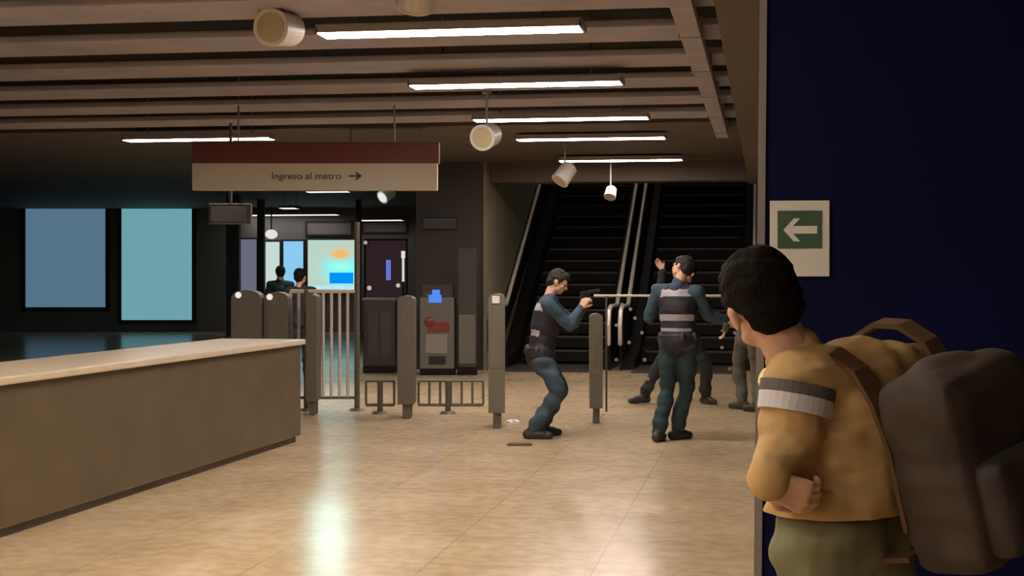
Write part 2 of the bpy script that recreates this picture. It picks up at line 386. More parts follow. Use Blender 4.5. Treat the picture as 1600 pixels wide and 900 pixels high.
# ------------------------------------------------------------------ gate posts
def gate(px, pyb, wpx, pyt, label, foot=True, depth=.42, m='steel', lamp=False, sign=False, zlift=.16, group=None, cat='ticket gate'):
    D = DG(pyb); k = D / FPX; p = W(px, D); h = CAMZ - (pyt - HZ) * k; hw = wpx * k / 2
    t = thing('gate_post', label, cat, p, TH, group)
    pts = [(-hw, zlift), (hw, zlift), (hw, h - hw * .55)] + [(hw * math.cos(a), h - hw * .55 + hw * .55 * math.sin(a)) for a in [math.pi * q / 8 for q in range(1, 8)]] + [(-hw, h - hw * .55)]
    MB().prism(pts, 'y', 0, depth).build('body', M[m], t)
    MB().box((-hw * .45, .05, 0), (hw * .55, .17, zlift + .02), bev=.008).build('foot', M['dsteel'], t)
    MB().box((-hw * .45, max(depth - .14, .10), 0), (hw * .55, depth - .04, zlift + .02), bev=.008).build('foot', M['dsteel'], t)
    MB().box((-hw * .72, -.006, h * .45), (hw * .72, 0, h * .80), bev=.002).build('reader_panel', M['dsteel'] if m != 'steel' else M['steel'], t)
    if sign: MB().box((-hw * .55, -.014, h - 15 * k), (hw * .35, -.004, h - 3 * k), bev=.002).build('sticker', M['white'], t)
    if lamp: MB().sph((-hw * .5, -.01, h - 8 * k), 5.0 * k, 12).build('status_lamp', tm['lampglow'], t)
    return t
gate(776, 670, 26, 459, 'tall steel gate post with a white square sticker at its top', sign=True)
gate(634, 655, 26, 462, 'steel gate post standing before the ticket machine', m='dsteel')
gate(932, 662, 20, 490, 'short round-topped steel gate post beside the glass barrier', depth=.22)
gate(486, 650, 17, 460, 'dark slim gate post at the end of the service counter', m='dsteel')
gate(384, 652, 46, 453, 'wide dark gate cabinet behind the counter with a bright lamp', m='dsteel', lamp=True, depth=.30)
gate(431, 650, 38, 456, 'dark gate cabinet behind the counter next to the white bars', m='dsteel', lamp=True, depth=.30)
# flap glass between posts
def fence(xa_, xb_, D, z0, z1, label, pitch=.083, posts=(), r=.016, rail=True, bm='rail', group=None):
    A_, B_ = W(xa_, D), W(xb_, D); t = thing('bar_fence', label, 'fence', A_, TH); L_ = (B_ - A_).length
    n = int(L_ / pitch)
    for i in range(n + 1):
        x = L_ * i / n
        MB().cyl((x, 0, z0), (x, 0, z1), r, n=8).build('bar', M[bm], t)
    MB().cyl((0, 0, z1), (L_, 0, z1), .022 if bm == 'rail' else .014, n=12).build('top_rail', M[bm if bm == 'rail' else 'dsteel'], t)
    MB().cyl((0, 0, z0), (L_, 0, z0), .018, n=12).build('bottom_rail', M['dsteel'], t)
    for x, h in posts:
        x = (x - xa_) * D / FPX
        MB().cyl((x, 0, 0), (x, 0, h), .032, n=12).cyl((x, 0, 0), (x, 0, .03), .10, .07, n=16).build('post', M['dsteel'], t)
    return t
fence(454, 556, 17.75, .15, 1.38, 'tall steel bar fence in front of the bright screen', posts=[(479, 1.40), (558, 2.18)], r=.018, pitch=.085)
fence(654, 755, 17.35, .10, .37, 'low steel bar fence between two gate posts', posts=[(700, .37)], pitch=.115, r=.014, bm='steel')
fence(572, 616, 17.35, .10, .37, 'short low bar fence left of the gate post before the ticket machine', pitch=.115, r=.014, posts=[(594, .37)], bm='steel')
# rail with dotted glass
D = 16.7; k = D / FPX; A_ = W(946, D); t = thing('glass_barrier', 'glass barrier with a thin top rail and scattered white dots', 'barrier', A_, TH)
Lb = 244 * k; zt = CAMZ - (462 - HZ) * k
MB().box((0, -.006, .12), (Lb, .006, zt - .01)).build('glass_pane', M['glass'], t)
MB().cyl((-18 * k, 0, zt), (Lb, 0, zt), .013, n=10).build('top_rail', M['rail'], t)
MB().box((Lb - .03, -.03, 0), (Lb + .03, .03, zt), bev=.006).build('post', M['dsteel'], t)
MB().box((.0, -.02, .08), (.02, .02, zt), bev=.004).build('clamp_profile', M['dsteel'], t)
for dx, dy in ((985, 483), (992, 497), (963, 508), (983, 535), (963, 562), (1007, 562), (983, 588), (972, 476), (1128, 543), (1003, 520), (1148, 520), (1012, 592), (1140, 576)):
    x = (dx - 946) * k; z = CAMZ - (dy - HZ) * k
    MB().cyl((x, -.011, z), (x, -.007, z), .020, n=12).build('frosted_dot', M['dot'], t)

# ------------------------------------------------------------------ escalators
def escalator(pl, pr, label, outer=None):
    D = 25.9; xl, xr = W(pl, D).x, W(pr, D).x; y = 25.2; sl = math.tan(math.radians(30))
    t = thing('escalator', label, 'escalator', ((xl + xr) / 2, y, 0), 0); hw = (xr - xl) / 2
    top = 12.0; zr = 1.02
    for s_ in (-1, 1):
        x = s_ * hw; a, b = x - .05, x + .05
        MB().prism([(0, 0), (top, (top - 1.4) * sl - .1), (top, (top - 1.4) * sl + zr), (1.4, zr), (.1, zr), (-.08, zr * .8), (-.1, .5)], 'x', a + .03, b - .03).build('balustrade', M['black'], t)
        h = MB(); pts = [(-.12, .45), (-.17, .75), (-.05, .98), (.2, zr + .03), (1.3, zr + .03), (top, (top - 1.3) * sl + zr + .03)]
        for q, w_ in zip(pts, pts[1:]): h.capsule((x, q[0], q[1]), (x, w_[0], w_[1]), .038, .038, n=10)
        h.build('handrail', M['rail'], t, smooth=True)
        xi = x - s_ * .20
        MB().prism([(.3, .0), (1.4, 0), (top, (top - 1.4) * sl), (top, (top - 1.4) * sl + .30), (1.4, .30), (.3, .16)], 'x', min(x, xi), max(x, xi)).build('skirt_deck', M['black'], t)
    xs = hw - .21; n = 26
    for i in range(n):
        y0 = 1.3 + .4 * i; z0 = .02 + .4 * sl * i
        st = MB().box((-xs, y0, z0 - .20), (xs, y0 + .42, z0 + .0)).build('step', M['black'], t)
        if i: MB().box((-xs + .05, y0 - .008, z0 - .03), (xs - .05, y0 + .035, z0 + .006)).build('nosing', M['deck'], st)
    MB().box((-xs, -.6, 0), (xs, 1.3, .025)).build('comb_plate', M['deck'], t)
escalator(775, 958, 'dark stopped escalator next to the olive side wall')
escalator(976, 1178, 'dark escalator with visible steps behind the two officers')

# ------------------------------------------------------------------ ticket machine and box beside it
D = 24.1; k = D / FPX; p = W(656, D); t = thing('ticket_machine', 'grey ticket machine with a glowing blue screen and red trim', 'ticket machine', p, TH)
MB().box((0, 0, 0), (54 * k, .55, .10)).build('plinth', M['black'], t)
MB().box((0, 0, .10), (54 * k, .55, 1.22), bev=.015).build('body', M['kiosk'], t)
MB().prism([(.05, 1.22), (.50, 1.22), (.50, 1.42), (.20, 1.42)], 'x', .03, 54 * k - .03).build('head', M['dsteel'], t)
MB().box((10 * k, .03, 1.09 + .0), (33 * k, .06, 1.28)).build('screen_frame', M['dsteel'], t)
scr = tube_mat('blue_screen', (.10, .30, 1.0), .9)
MB().box((14 * k, -.012, 1.14), (34 * k, .03, 1.26)).box((19 * k, .0, 1.26), (31 * k, .10, 1.34)).build('screen', scr, t)
MB().sph((15 * k, -.02, .84), (8 * k, .04, .08), 14).box((12 * k, -.02, .68), (46 * k, .0, .84), bev=.01).build('red_trim', M['kred'], t)
MB().box((9 * k, -.02, .34), (43 * k, 0, .64), bev=.01).build('front_panel', M['kioskp'], t)
MB().box((14 * k, -.025, .18), (40 * k, 0, .30)).build('tray_slot', M['dscreen'], t)
p = W(715, D); t = thing('service_cabinet', 'grey-brown service cabinet to the right of the ticket machine', 'cabinet', p, TH)
MB().box((0, 0, 0), (30 * k, .45, .12)).build('plinth', M['black'], t)
MB().box((0, 0, .12), (30 * k, .45, 2.0), bev=.02).build('body', M['dwall'], t)
MB().box((2 * k, -.012, .18), (28 * k, 0, .95), bev=.01).build('front_panel', M['kiosk'], t)
p = W(660, 25.45, py=358); t = tag(MB().box((0, 0, 0), (56 * k, .12, 19 * k), bev=.01).build('overhead_sign', M['dscreen'], None, p, TH), 'dark unlit overhead box sign above the ticket machine', 'sign')

p = W(567, 24.6); k = 24.6 / FPX; t = thing('turnstile_cabinet', 'dark brown turnstile cabinet standing left of the ticket machine', 'turnstile', p, TH)
MB().box((0, 0, .0), (51 * k, .7, .10)).build('plinth', M['black'], t)
MB().box((0, 0, .10), (51 * k, .7, 1.16), bev=.03).build('body', M['shopdark'], t)
MB().box((-.02, -.02, 1.16), (51 * k + .02, .72, 1.20), bev=.01).build('lid', M['dsteel'], t)
MB().box((8 * k, -.012, .25), (24 * k, 0, 1.0), bev=.004).build('door', M['dwall'], t); MB().box((28 * k, -.012, .25), (44 * k, 0, 1.0), bev=.004).build('door', M['dwall'], t)
# ------------------------------------------------------------------ far shopfront
def sheet(name, label, cat, px0, px1, py0, py1, D, m, frame='dwall', fr=.05, e=None):
    k = D / FPX; p = W(px0, D, py=py1); t = thing(name, label, cat, p, TH)
    w_, h_ = (px1 - px0) * k, (py1 - py0) * k
    MB().box((0, 0, 0), (w_, .06, h_)).build('panel', m, t)
    f = MB()
    f.box((-fr, -.03, -fr), (0, .08, h_ + fr)).box((w_, -.03, -fr), (w_ + fr, .08, h_ + fr)).box((0, -.03, -fr), (w_, .08, 0)).box((0, -.03, h_), (w_, .08, h_ + fr))
    f.build('frame', M[frame], t); return t
FD = 43.1
p = W(-60, 43.15); tag(MB().box((0, 0, 0), (720 * 43.15 / FPX, .2, ZC)).build('wall_shopfront', mat('slate_grey_shopfront', (.22, .23, .22), .6), None, p, TH), kind='structure')
sheet('lit_panel', 'dull grey-blue tall panel beside a dark column', 'panel', 376, 401, 374, 455, FD, tube_mat('grey_blue_glow', (.135, .14, .20), 1))
sheet('lit_panel', 'narrow white glowing panel right of the dark column', 'panel', 415, 437, 378, 455, FD, tube_mat('white_glow', (.58, .70, .66), 1))
sheet('lit_panel', 'tall pale blue glowing panel in the far shopfront', 'panel', 443, 474, 377, 455, FD, tube_mat('blue_glow', (.26, .60, .90), 1))
sheet('lit_panel', 'wide soft blue glowing shop panel above the counter', 'panel', 40, 165, 300, 480, FD, tube_mat('soft_blue_glow', (.09, .17, .25), 1), fr=.12)
sheet('lit_panel', 'wide pale cyan glowing shop panel above the counter', 'panel', 190, 300, 300, 500, FD, tube_mat('soft_cyan_glow', (.15, .36, .40), 1), fr=.12)
# big advertising screen
m = bpy.data.materials.new('advert_picture'); m.use_nodes = True; nt = m.node_tree; nt.nodes.clear()
o_ = nt.nodes.new('ShaderNodeOutputMaterial'); em = nt.nodes.new('ShaderNodeEmission'); nt.links.new(em.outputs[0], o_.inputs[0]); em.inputs[1].default_value = 1.0
tc = nt.nodes.new('ShaderNodeTexCoord'); base = nt.nodes.new('ShaderNodeRGB'); base.outputs[0].default_value = (.50, .66, .56, 1)
def blob_mix(prev, cx, cy, sx, sy, col, soft):
    mp = nt.nodes.new('ShaderNodeMapping'); nt.links.new(tc.outputs['Generated'], mp.inputs[0])
    mp.inputs['Location'].default_value = (-cx / sx, 0, -cy / sy); mp.inputs['Scale'].default_value = (1 / sx, 0, 1 / sy)
    ln = nt.nodes.new('ShaderNodeVectorMath'); ln.operation = 'LENGTH'; nt.links.new(mp.outputs[0], ln.inputs[0])
    mr = nt.nodes.new('ShaderNodeMapRange'); mr.inputs[1].default_value = 1 - soft; mr.inputs[2].default_value = 1; mr.inputs[3].default_value = 1; mr.inputs[4].default_value = 0
    mr.interpolation_type = 'SMOOTHSTEP'; nt.links.new(ln.outputs['Value'], mr.inputs[0])
    mx = nt.nodes.new('ShaderNodeMix'); mx.data_type = 'RGBA'; nt.links.new(mr.outputs[0], mx.inputs[0]); nt.links.new(prev, mx.inputs[6]); mx.inputs[7].default_value = (*col, 1)
    return mx.outputs[2]
x = blob_mix(base.outputs[0], .72, .42, .62, .50, (.22, .95, .95), .8)
x = blob_mix(x, .68, .72, .34, .17, (.9, .48, .13), .8)
x = blob_mix(x, .70, .48, .36, .12, (.35, 1.0, .75), .8)
x = blob_mix(x, .5, .04, .9, .08, (.45, .82, .95), .5)
nt.links.new(x, em.inputs[0])
t = sheet('advertising_screen', 'bright advertising screen with orange glow and blue caption bar', 'screen', 481, 556, 375, 454, 43.09, m, fr=.06)
k = 43.09 / FPX
MB().box((34 * k, -.03, 11 * k), (71 * k, 0, 28 * k), bev=.01).build('caption_bar', tube_mat('caption_blue', (.0, .30, 1.0), .95), t)
sheet('fascia_panel', 'grey fascia panel with faint lights over the advertising screen', 'panel', 480, 548, 348, 366, 43.09, M['housing'])
sheet('fascia_panel', 'pale grey ceiling-high panel beside the dark block', 'panel', 568, 634, 348, 362, 43.09, M['housing'])
sheet('shop_wall', 'dark reddish shop wall with small coloured lights', 'wall panel', 572, 634, 376, 524.9, 40.0, mat('dark_red_shop', (.09, .035, .035), .6, emit=(.09, .05, .06), estr=.25))
t = sheet('neon_sign', 'small blue neon figure sign on the dark shop wall', 'sign', 603, 611, 406, 438, 39.93, tube_mat('neon_blue', (.14, .17, .62), 1), fr=.015)
p = W(630, 39.2, py=440); t = thing('tube_light', 'thin vertical white tube light at the shop edge', 'lamp', p, TH)
MB().cyl((0, 0, 0), (0, 0, .60), .03, n=12).build('tube', tm['glint'], t); MB().cyl((0, 0, .6), (0, 0, .78), .05, n=12).build('bulb_end', tube_mat('warm_white', (.75, .72, .7), 1), t)
MB().cyl((0, 0, -2.0+.55), (0, 0, 0), .03, n=10).build('stand', M['dsteel'], t)
for (px, py, s_, c, lab) in ((577, 450, .06, (.6, .45, .35), 'small warm lamp low on the reddish shop wall'), (571, 379, .05, (.4, .38, .3), 'small lamp high at the left of the reddish shop wall'),
                       (622, 446, .055, (.6, .5, .45), 'small pale lamp beside the vertical tube light')):
    p = W(px, 39.0, py=py); t = thing('shop_lamp', lab, 'lamp', p, TH)
    MB().sph((0, 0, 0), s_, 12).build('bulb', tube_mat('lamp_glow', c, 1), t, smooth=True); MB().cyl((0, .02, 0), (0, .95, 0), .02, n=8).build('bracket', M['dsteel'], t)
p = W(602, 19.6); strip(p.x, p.y, 1.3, 'mid', 'wide lamp added out of sight behind the red and cream sign to brighten the gate floor', z=3.19, r=.14)  # added lamp, unseen behind the sign, lifts the floor around the gates
p = V((-2.4, 31, 0)); strip(p.x, p.y, 3.0, 'shaft', 'lit strip lamp high in the escalator shaft', z=7.6, ztop=9.0, rz=math.pi / 2, r=.06)
p = W(424, 41.5, py=366); t = thing('globe_lamp', 'round white lamp above the narrow white panel', 'lamp', p, TH)
MB().sph((0, 0, 0), (.17, .17, .13), 14).build('globe', tube_mat('globe_white', (.8, .74, .70), 1), t, smooth=True); MB().cyl((0, 0, .1), (0, 0, ZC - p.z), .02, n=8).build('stem', M['dsteel'], t)
for px, wd_, D, lab in ((407, 11, 38, 'dark square column between the grey and white panels'), (363, 20, 36, 'dark wide column left of the grey panel'), (560, 9, 38, 'dark column at the right edge of the advertising screen')):
    k = D / FPX; p = W(px, D); t = thing('column', lab, 'column', p, TH)
    MB().box((-wd_ * k / 2, 0, 0), (wd_ * k / 2, wd_ * k, ZC), bev=.01).build('shaft', mat('dark_blue_black_paint', (.02, .025, .032), .5), t)
    MB().box((-wd_ * k / 2 - .03, -.03, 0), (wd_ * k / 2 + .03, wd_ * k + .03, .15)).build('base', M['dsteel'], t)

# ------------------------------------------------------------------ emergency sign on the navy wall
k = 5.15 / FPX; p = V((nb.x + .036, nb.y - .013, W(1200, 5.16, py=432).z)); t = thing('emergency_sign', 'white and green safety sign with a white arrow on the navy wall', 'sign', p, 0)
MB().box((0, 0, 0), (92 * k, .012, 119 * k), bev=.002).build('plate', M['signw'], t)
MB().box((12 * k, -.003, 44 * k), (80 * k, 0, 103 * k)).build('green_field', M['green'], t)
cx, cz = 21 * k, 73 * k
MB().prism([(cx, cz), (cx + 16 * k, cz + 18 * k), (cx + 26 * k, cz + 18 * k), (cx + 15 * k, cz + 6 * k), (cx + 52 * k, cz + 6 * k), (cx + 52 * k, cz - 6 * k), (cx + 15 * k, cz - 6 * k), (cx + 26 * k, cz - 18 * k), (cx + 16 * k, cz - 18 * k)], 'y', -.006, -.003).build('arrow', M['white'], t)

# ------------------------------------------------------------------ litter
p = W(812, DG(696)); t = tag(MB().box((-.115, -.05, 0), (.115, .05, .022), bev=.006).box((-.10, -.04, .022), (.10, .04, .027), bev=.002).build('flat_bar', M['stick'], None, p, TH), 'flat brown bar lying on the open floor before the gates', 'bar')
p = W(801, DG(659)); mb = MB(); g = bmesh.ops.create_icosphere(mb.bm, subdivisions=3, radius=.05)
for v in mb.bm.verts:
    v.co = V((v.co.x * 1.5, v.co.y * 1.1, abs(v.co.z) * .55 if v.co.z > 0 else v.co.z * .1)) * (1 + .35 * noise.noise(v.co * 40)); v.co.z = max(v.co.z, 0)
tag(mb.build('crumpled_paper', M['paper'], None, p, TH), 'small crumpled white paper on the floor by the crouching officer', 'paper')

# ------------------------------------------------------------------ people
def frame3(right, up):
    up = up.normalized(); f = up.cross(right).normalized(); r = f.cross(up).normalized()
    return Matrix((r, f, up)).transposed()          # columns right, forward, up
def add_hand(mb, wr, d, n, thumb, curl=.5, s=1.0):
    d = V(d).normalized(); n = (V(n) - V(n).project(d)).normalized(); sd = d.cross(n).normalized() * thumb
    wr = V(wr)
    for i, off in enumerate((.030, .010, -.010, -.029)):
        k0 = wr + d * (.088 - .004 * abs(i - 1)) * s + sd * off * s
        mb.capsule(wr + d * .008 + sd * off * .55 * s, k0, .0155 * s, .0125 * s, 10)
        Lf = (.072, .080, .074, .058)[i] * s; a = 0.0; q = k0
        for j, fr in enumerate((.45, .32, .23)):
            a += curl * (.8, 1.1, .8)[j]
            dd = d * math.cos(a) + n * math.sin(a); q2 = q + dd * Lf * fr
            mb.capsule(q, q2, (.0098 - .0009 * j) * s, (.0089 - .0009 * j) * s, 8); q = q2
    b = wr + d * .022 * s + sd * .026 * s + n * .004; t1 = b + (d * .62 + sd * .62 + n * .35).normalized() * .042 * s
    t2 = t1 + (d * .85 + sd * .15 + n * .45).normalized() * .034 * s
    mb.capsule(wr + d * .012 + sd * .01, b, .015 * s, .0145 * s, 10); mb.capsule(b, t1, .0135 * s, .011 * s, 10); mb.capsule(t1, t2, .011 * s, .0085 * s, 8)
def torso(mb, J, g, sh=1.0):
    R = frame3(J['shR'] - J['shL'], J['neck'] - J['pelvis']); R4 = R.to_4x4()
    mid = (J['shR'] + J['shL']) / 2; pv = J['pelvis']; sw = (J['shR'] - J['shL']).length / 2
    up = (mid - pv)
    mb.sph(pv + up * .78 - R @ V((0, .0, 0)), (sw * .80 + g, .105 + g, .155 + g), 20, mtx=R4)
    mb.sph(pv + up * .58, (sw * .76 + g, .108 + g, .17 + g), 20, mtx=R4)
    mb.sph(pv + up * .30, (sw * .70 + g, .098 + g, .17 + g), 20, mtx=R4)
    mb.sph(pv + up * .02, (.160 + g, .112 + g, .125 + g), 20, mtx=R4)
    for s_ in 'LR': mb.capsule(mid.lerp(J['sh' + s_], sh), mid, (.058 if sh == 1 else .045) + g, .070 + g)
def arm(mb, J, s, g, end=1.0):
    sh, el, wr = J['sh' + s], J['el' + s], J['wr' + s]
    mb.capsule(sh, el, .052 + g, .040 + g); mb.capsule(el, el.lerp(wr, end), .040 + g, .027 + g * .9)
    mb.capsule(el.lerp(wr, .12), el.lerp(wr, .4), .041 + g, .037 + g)
def leg(mb, J, s, g, end=1.0):
    hp, kn, an = J['hip' + s], J['kn' + s], J['an' + s]
    mb.capsule(hp, kn, .082 + g, .056 + g); mb.capsule(kn, kn.lerp(an, end), .054 + g, .036 + g)
    mb.capsule(kn.lerp(an, .18), kn.lerp(an, .42), .056 + g, .052 + g)
def foot(mb, J, s, g):
    an, d = J['an' + s], J['toe' + s].normalized(); z0 = an.z - .085
    h = V((an.x, an.y, z0 + .045)); mb.capsule(an, h - d * .03, .040 + g, .042 + g)
    mb.capsule(h - d * .045, h + d * .10, .042 + g, .042 + g); mb.capsule(h + d * .08 + V((0, 0, -.006)), h + d * .165 + V((0, 0, -.012)), .042 + g, .032 + g)
def human(label, px, D, J, face, mats, voxel=.008, hair='short', hands=(None, None), vest=None, sleeve=.96, noface=False, pantend=.93, zoff=0.0, group=None, sz=1.0, headtilt=None):
    J = {k_: V(v) for k_, v in J.items()}
    t = thing('person', label, 'person', W(px, D, zoff), TH, group)
    b = MB()
    hc = J['head']; up = (hc - J['neck']).normalized() if headtilt is None else V(headtilt).normalized()
    f = V(face); f = (f - f.project(up)).normalized(); r = f.cross(up).normalized(); HR = Matrix((r, f, up)).transposed(); H4 = HR.to_4x4()
    def hp(x, y, z): return hc + HR @ V((x, y, z))
    b.sph(hp(0, -.008, .022), (.073, .094, .092), 22, mtx=H4); b.sph(hp(0, .025, -.03), (.060, .066, .080), 20, mtx=H4)
    b.sph(hp(0, .052, -.078), (.030, .030, .024), 14, mtx=H4); b.capsule(hp(-.045, .03, -.06), hp(0, .062, -.082), .022, .020); b.capsule(hp(.045, .03, -.06), hp(0, .062, -.082), .022, .020)
    b.capsule(hp(0, .086, .010), hp(0, .103, -.022), .009, .0135); b.sph(hp(-.012, .094, -.024), .009, 10); b.sph(hp(.012, .094, -.024), .009, 10)
    b.capsule(hp(-.034, .078, .022), hp(.034, .078, .022), .014, .014)
    b.capsule(hp(-.020, .084, -.046), hp(.020, .084, -.046), .0065, .0065); b.capsule(hp(-.016, .083, -.056), hp(.016, .083, -.056), .0075, .0075)
    for s_ in (-1, 1):
        b.sph(hp(s_ * .045, .062, -.02), (.02, .02, .02), 12)
        b.sph(hp(s_ * .077, -.004, -.012), (.009, .019, .032), 12, mtx=H4); b.sph(hp(s_ * .080, -.012, -.002), (.010, .016, .020), 12, mtx=H4)
    b.capsule(J['neck'] - up * .03, hp(0, -.02, -.06), .060, .052)
    torso(b, J, 0)
    for s_, hd in zip('LR', hands):
        arm(b, J, s_, 0)
        dd, nn, th, cu = hd or ((J['wr' + s_] - J['el' + s_]), V((0, 1, 0)).cross(J['wr' + s_] - J['el' + s_]) + V((.01, 0, 0)), 1, .35)
        add_hand(b, J['wr' + s_], dd, nn, th, cu)
        leg(b, J, s_, 0); foot(b, J, s_, -.004)
    b.rebuild('body', M['skin'], t, voxel=voxel, smooth_it=2)
    for s_ in (-1, 1): MB().sph(hp(s_ * .031, .0765, .004), (.0135, .010, .009), 12, mtx=H4).build('eye', M['eye'], t, smooth=True)
    # hair
    h = MB()
    h.sph(hp(0, -.020, .036), (.084, .098, .092), 22, mtx=H4); h.sph(hp(0, -.055, -.012), (.072, .055, .070), 18, mtx=H4)
    h.sph(hp(0, .030, .078), (.066, .060, .042), 16, mtx=H4)
    for s_ in (-1, 1): h.sph(hp(s_ * .066, .0, .035), (.020, .045, .042), 12, mtx=H4)
    h.rebuild('hair', M[mats.get('hair', 'hair')], t, voxel=.006, folds=.007, fs=26)
    # clothes
    ct = mats.get('coat'); s1 = MB(); torso(s1, J, .024 if ct else .014)
    if ct: s1.sph(J['pelvis'] + V((0, 0, .075)), (.190, .150, .125), 18, mtx=frame3(J['shR'] - J['shL'], J['neck'] - J['pelvis']).to_4x4())
    for s_ in 'LR': arm(s1, J, s_, .027 if ct else .016, sleeve)
    s1.capsule(J['neck'] - up * .05, J['neck'] + up * .012, .078, .066)
    s1.rebuild('shirt' if not mats.get('coat') else 'jacket', M[mats['top']], t, voxel=.011 if not ct else .007, folds=.014 if not ct else .011, fs=7 if not ct else 13, flat=(J['pelvis'].z + .055) if ct else None)
    p1 = MB(); R4 = frame3(J['shR'] - J['shL'], J['neck'] - J['pelvis']).to_4x4()
    p1.sph(J['pelvis'] + V((0, 0, .0)), (.176, .130, .135), 18, mtx=R4)
    for s_ in 'LR': leg(p1, J, s_, .021, pantend); p1.capsule(J['kn' + s_].lerp(J['an' + s_], .5), J['kn' + s_].lerp(J['an' + s_], pantend), .072, .068)
    p1.rebuild('trousers', M[mats['legs']], t, voxel=.011, folds=.022, fs=7)
    for s_ in 'LR':
        q = MB(); foot(q, J, s_, .008); an = J['an' + s_]; q.capsule(an, an + (J['kn' + s_] - an).normalized() * .07, .050, .054)
        q.rebuild('boot', M['boot'], t, voxel=.009, flat=0.0 if an.z < .12 else None)
    if vest:
        v1 = MB(); torso(v1, J, .034, .55); R = frame3(J['shR'] - J['shL'], J['neck'] - J['pelvis'])
        pv, upv = J['pelvis'], (J['neck'] - J['pelvis']).normalized()
        v1.sph(pv + upv * .30 + R @ V((0, -.07, 0)), (.14, .07, .13), 16, mtx=R.to_4x4())
        zs = vest
        def paint(c, n):
            h_ = (c - pv).dot(upv); l = R.inverted() @ (c - pv); nl = R.inverted() @ n
            for a_, b_, wx in zs:
                if a_ < h_ < b_ and nl.y < -.25 and abs(l.x) < wx: return 1
            return 0
        v1.rebuild('vest', [M['vest'], M['refl']], t, voxel=.010, folds=.006, fs=9, paint=paint)
        bl = MB(); bl.sph(pv + upv * .06, (.19, .145, .032), 20, mtx=R.to_4x4())
        for xx, yy in ((-.17, -.03), (.17, -.03), (.09, -.13)): bl.sph(pv + upv * .045 + R @ V((xx, yy, 0)), (.035, .03, .055), 10, mtx=R.to_4x4())
        bl.rebuild('duty_belt', M['boot'], t, voxel=.009)
    return t, HR, J

# officer in profile, knees bent, aiming a pistol towards the escalators
J1 = dict(head=(.165, 0, 1.495), neck=(.085, 0, 1.345), shR=(.065, -.17, 1.285), shL=(.10, .19, 1.285), pelvis=(-.005, .0, .785),
          elR=(.27, -.13, 1.075), elL=(.33, .14, 1.09), wrR=(.385, -.03, 1.25), wrL=(.40, .03, 1.25),
          hipR=(.0, -.095, .76), hipL=(.02, .10, .76), knR=(.165, -.15, .455), knL=(.20, .14, .45), anR=(-.085, -.14, .085), anL=(.01, .15, .085),
          toeR=(1, -.12, 0), toeL=(1, .2, 0))
human('officer in blue shirt and dark vest crouching side-on, both arms raised aiming a pistol', 845, 14.8, J1, (1, -.12, .0),
      dict(top='teal', legs='jean', hair='bhair'), vest=[(.43, .50, .16), (.185, .245, .16)],
      hands=(((.55, -.1, .9), (.5, -1, 0), 1, .9), ((.55, .1, .9), (.5, 1, 0), -1, .95)))
p = W(845, 14.8) + RT * .44 + V((0, 0, 1.35))
t = thing('pistol', 'dark pistol held out in both hands by the crouching officer', 'pistol', p, TH - math.radians(0))
MB().prism([(-.06, .02), (.13, .055), (.125, .082), (-.065, .05)], 'y', -.014, .014).build('slide', M['gun'], t)
MB().prism([(-.06, .025), (-.015, .033), (-.03, -.075), (-.075, -.065)], 'y', -.013, .013).build('grip', M['gun'], t)
MB().prism([(-.01, .03), (.035, .038), (.03, .0), (-.012, .002)], 'y', -.004, .004).build('trigger_guard', M['gun'], t)

# officer seen from behind, striding
J2 = dict(head=(.135, .05, 1.63), neck=(.09, .0, 1.475), shL=(-.09, .12, 1.41), shR=(.27, -.07, 1.39), pelvis=(.09, -.02, .93),
          elL=(-.17, .20, 1.16), elR=(.38, .02, 1.17), wrL=(-.08, .38, 1.24), wrR=(.57, .10, 1.14),
          hipL=(.01, .02, .90), hipR=(.17, -.06, .90), knL=(.0, .08, .48), knR=(.18, .10, .48), anL=(-.11, -.08, .085), anR=(.08, .10, .085),
          toeL=(.35, .9, 0), toeR=(.8, .6, 0))
human('officer in dark teal uniform and vest with white stripes, seen from behind', 1045, 14.5, J2, (-.75, .65, 0),
      dict(top='teal', legs='tealt', hair='bhair'), vest=[(.43, .50, .17), (.20, .26, .17), (.10, .135, .15)],
      hands=(((.5, .8, .1), (1, 0, 0), 1, .6), ((1, .1, -.15), (0, 1, -.5), -1, .5)))
# figure in dark clothes beyond, one hand raised
J3 = dict(head=(.12, .0, 1.60), neck=(.08, .0, 1.44), shL=(-.11, .05, 1.37), shR=(.26, -.02, 1.36), pelvis=(.06, 0, .86),
          elL=(-.22, -.05, 1.40), elR=(.40, .05, 1.12), wrL=(-.20, -.10, 1.63), wrR=(.55, .0, 1.02),
          hipL=(-.03, 0, .84), hipR=(.15, 0, .84), knL=(-.20, .12, .50), knR=(.33, -.08, .46), anL=(-.42, .05, .10), anR=(.34, .1, .085),
          toeL=(-.9, -.3, 0), toeR=(.5, -.8, 0))
human('person in charcoal clothes with wide stance and one hand raised, behind the striped vest', 1060, 18.6, J3, (-.6, -.6, 0),
      dict(top='dark', legs='dark', hair='hair'), voxel=.009,
      hands=(((-.5, 0, .8), (0, -1, 0), 1, .3), ((.6, .1, -.4), (0, 1, 0), -1, .5)))
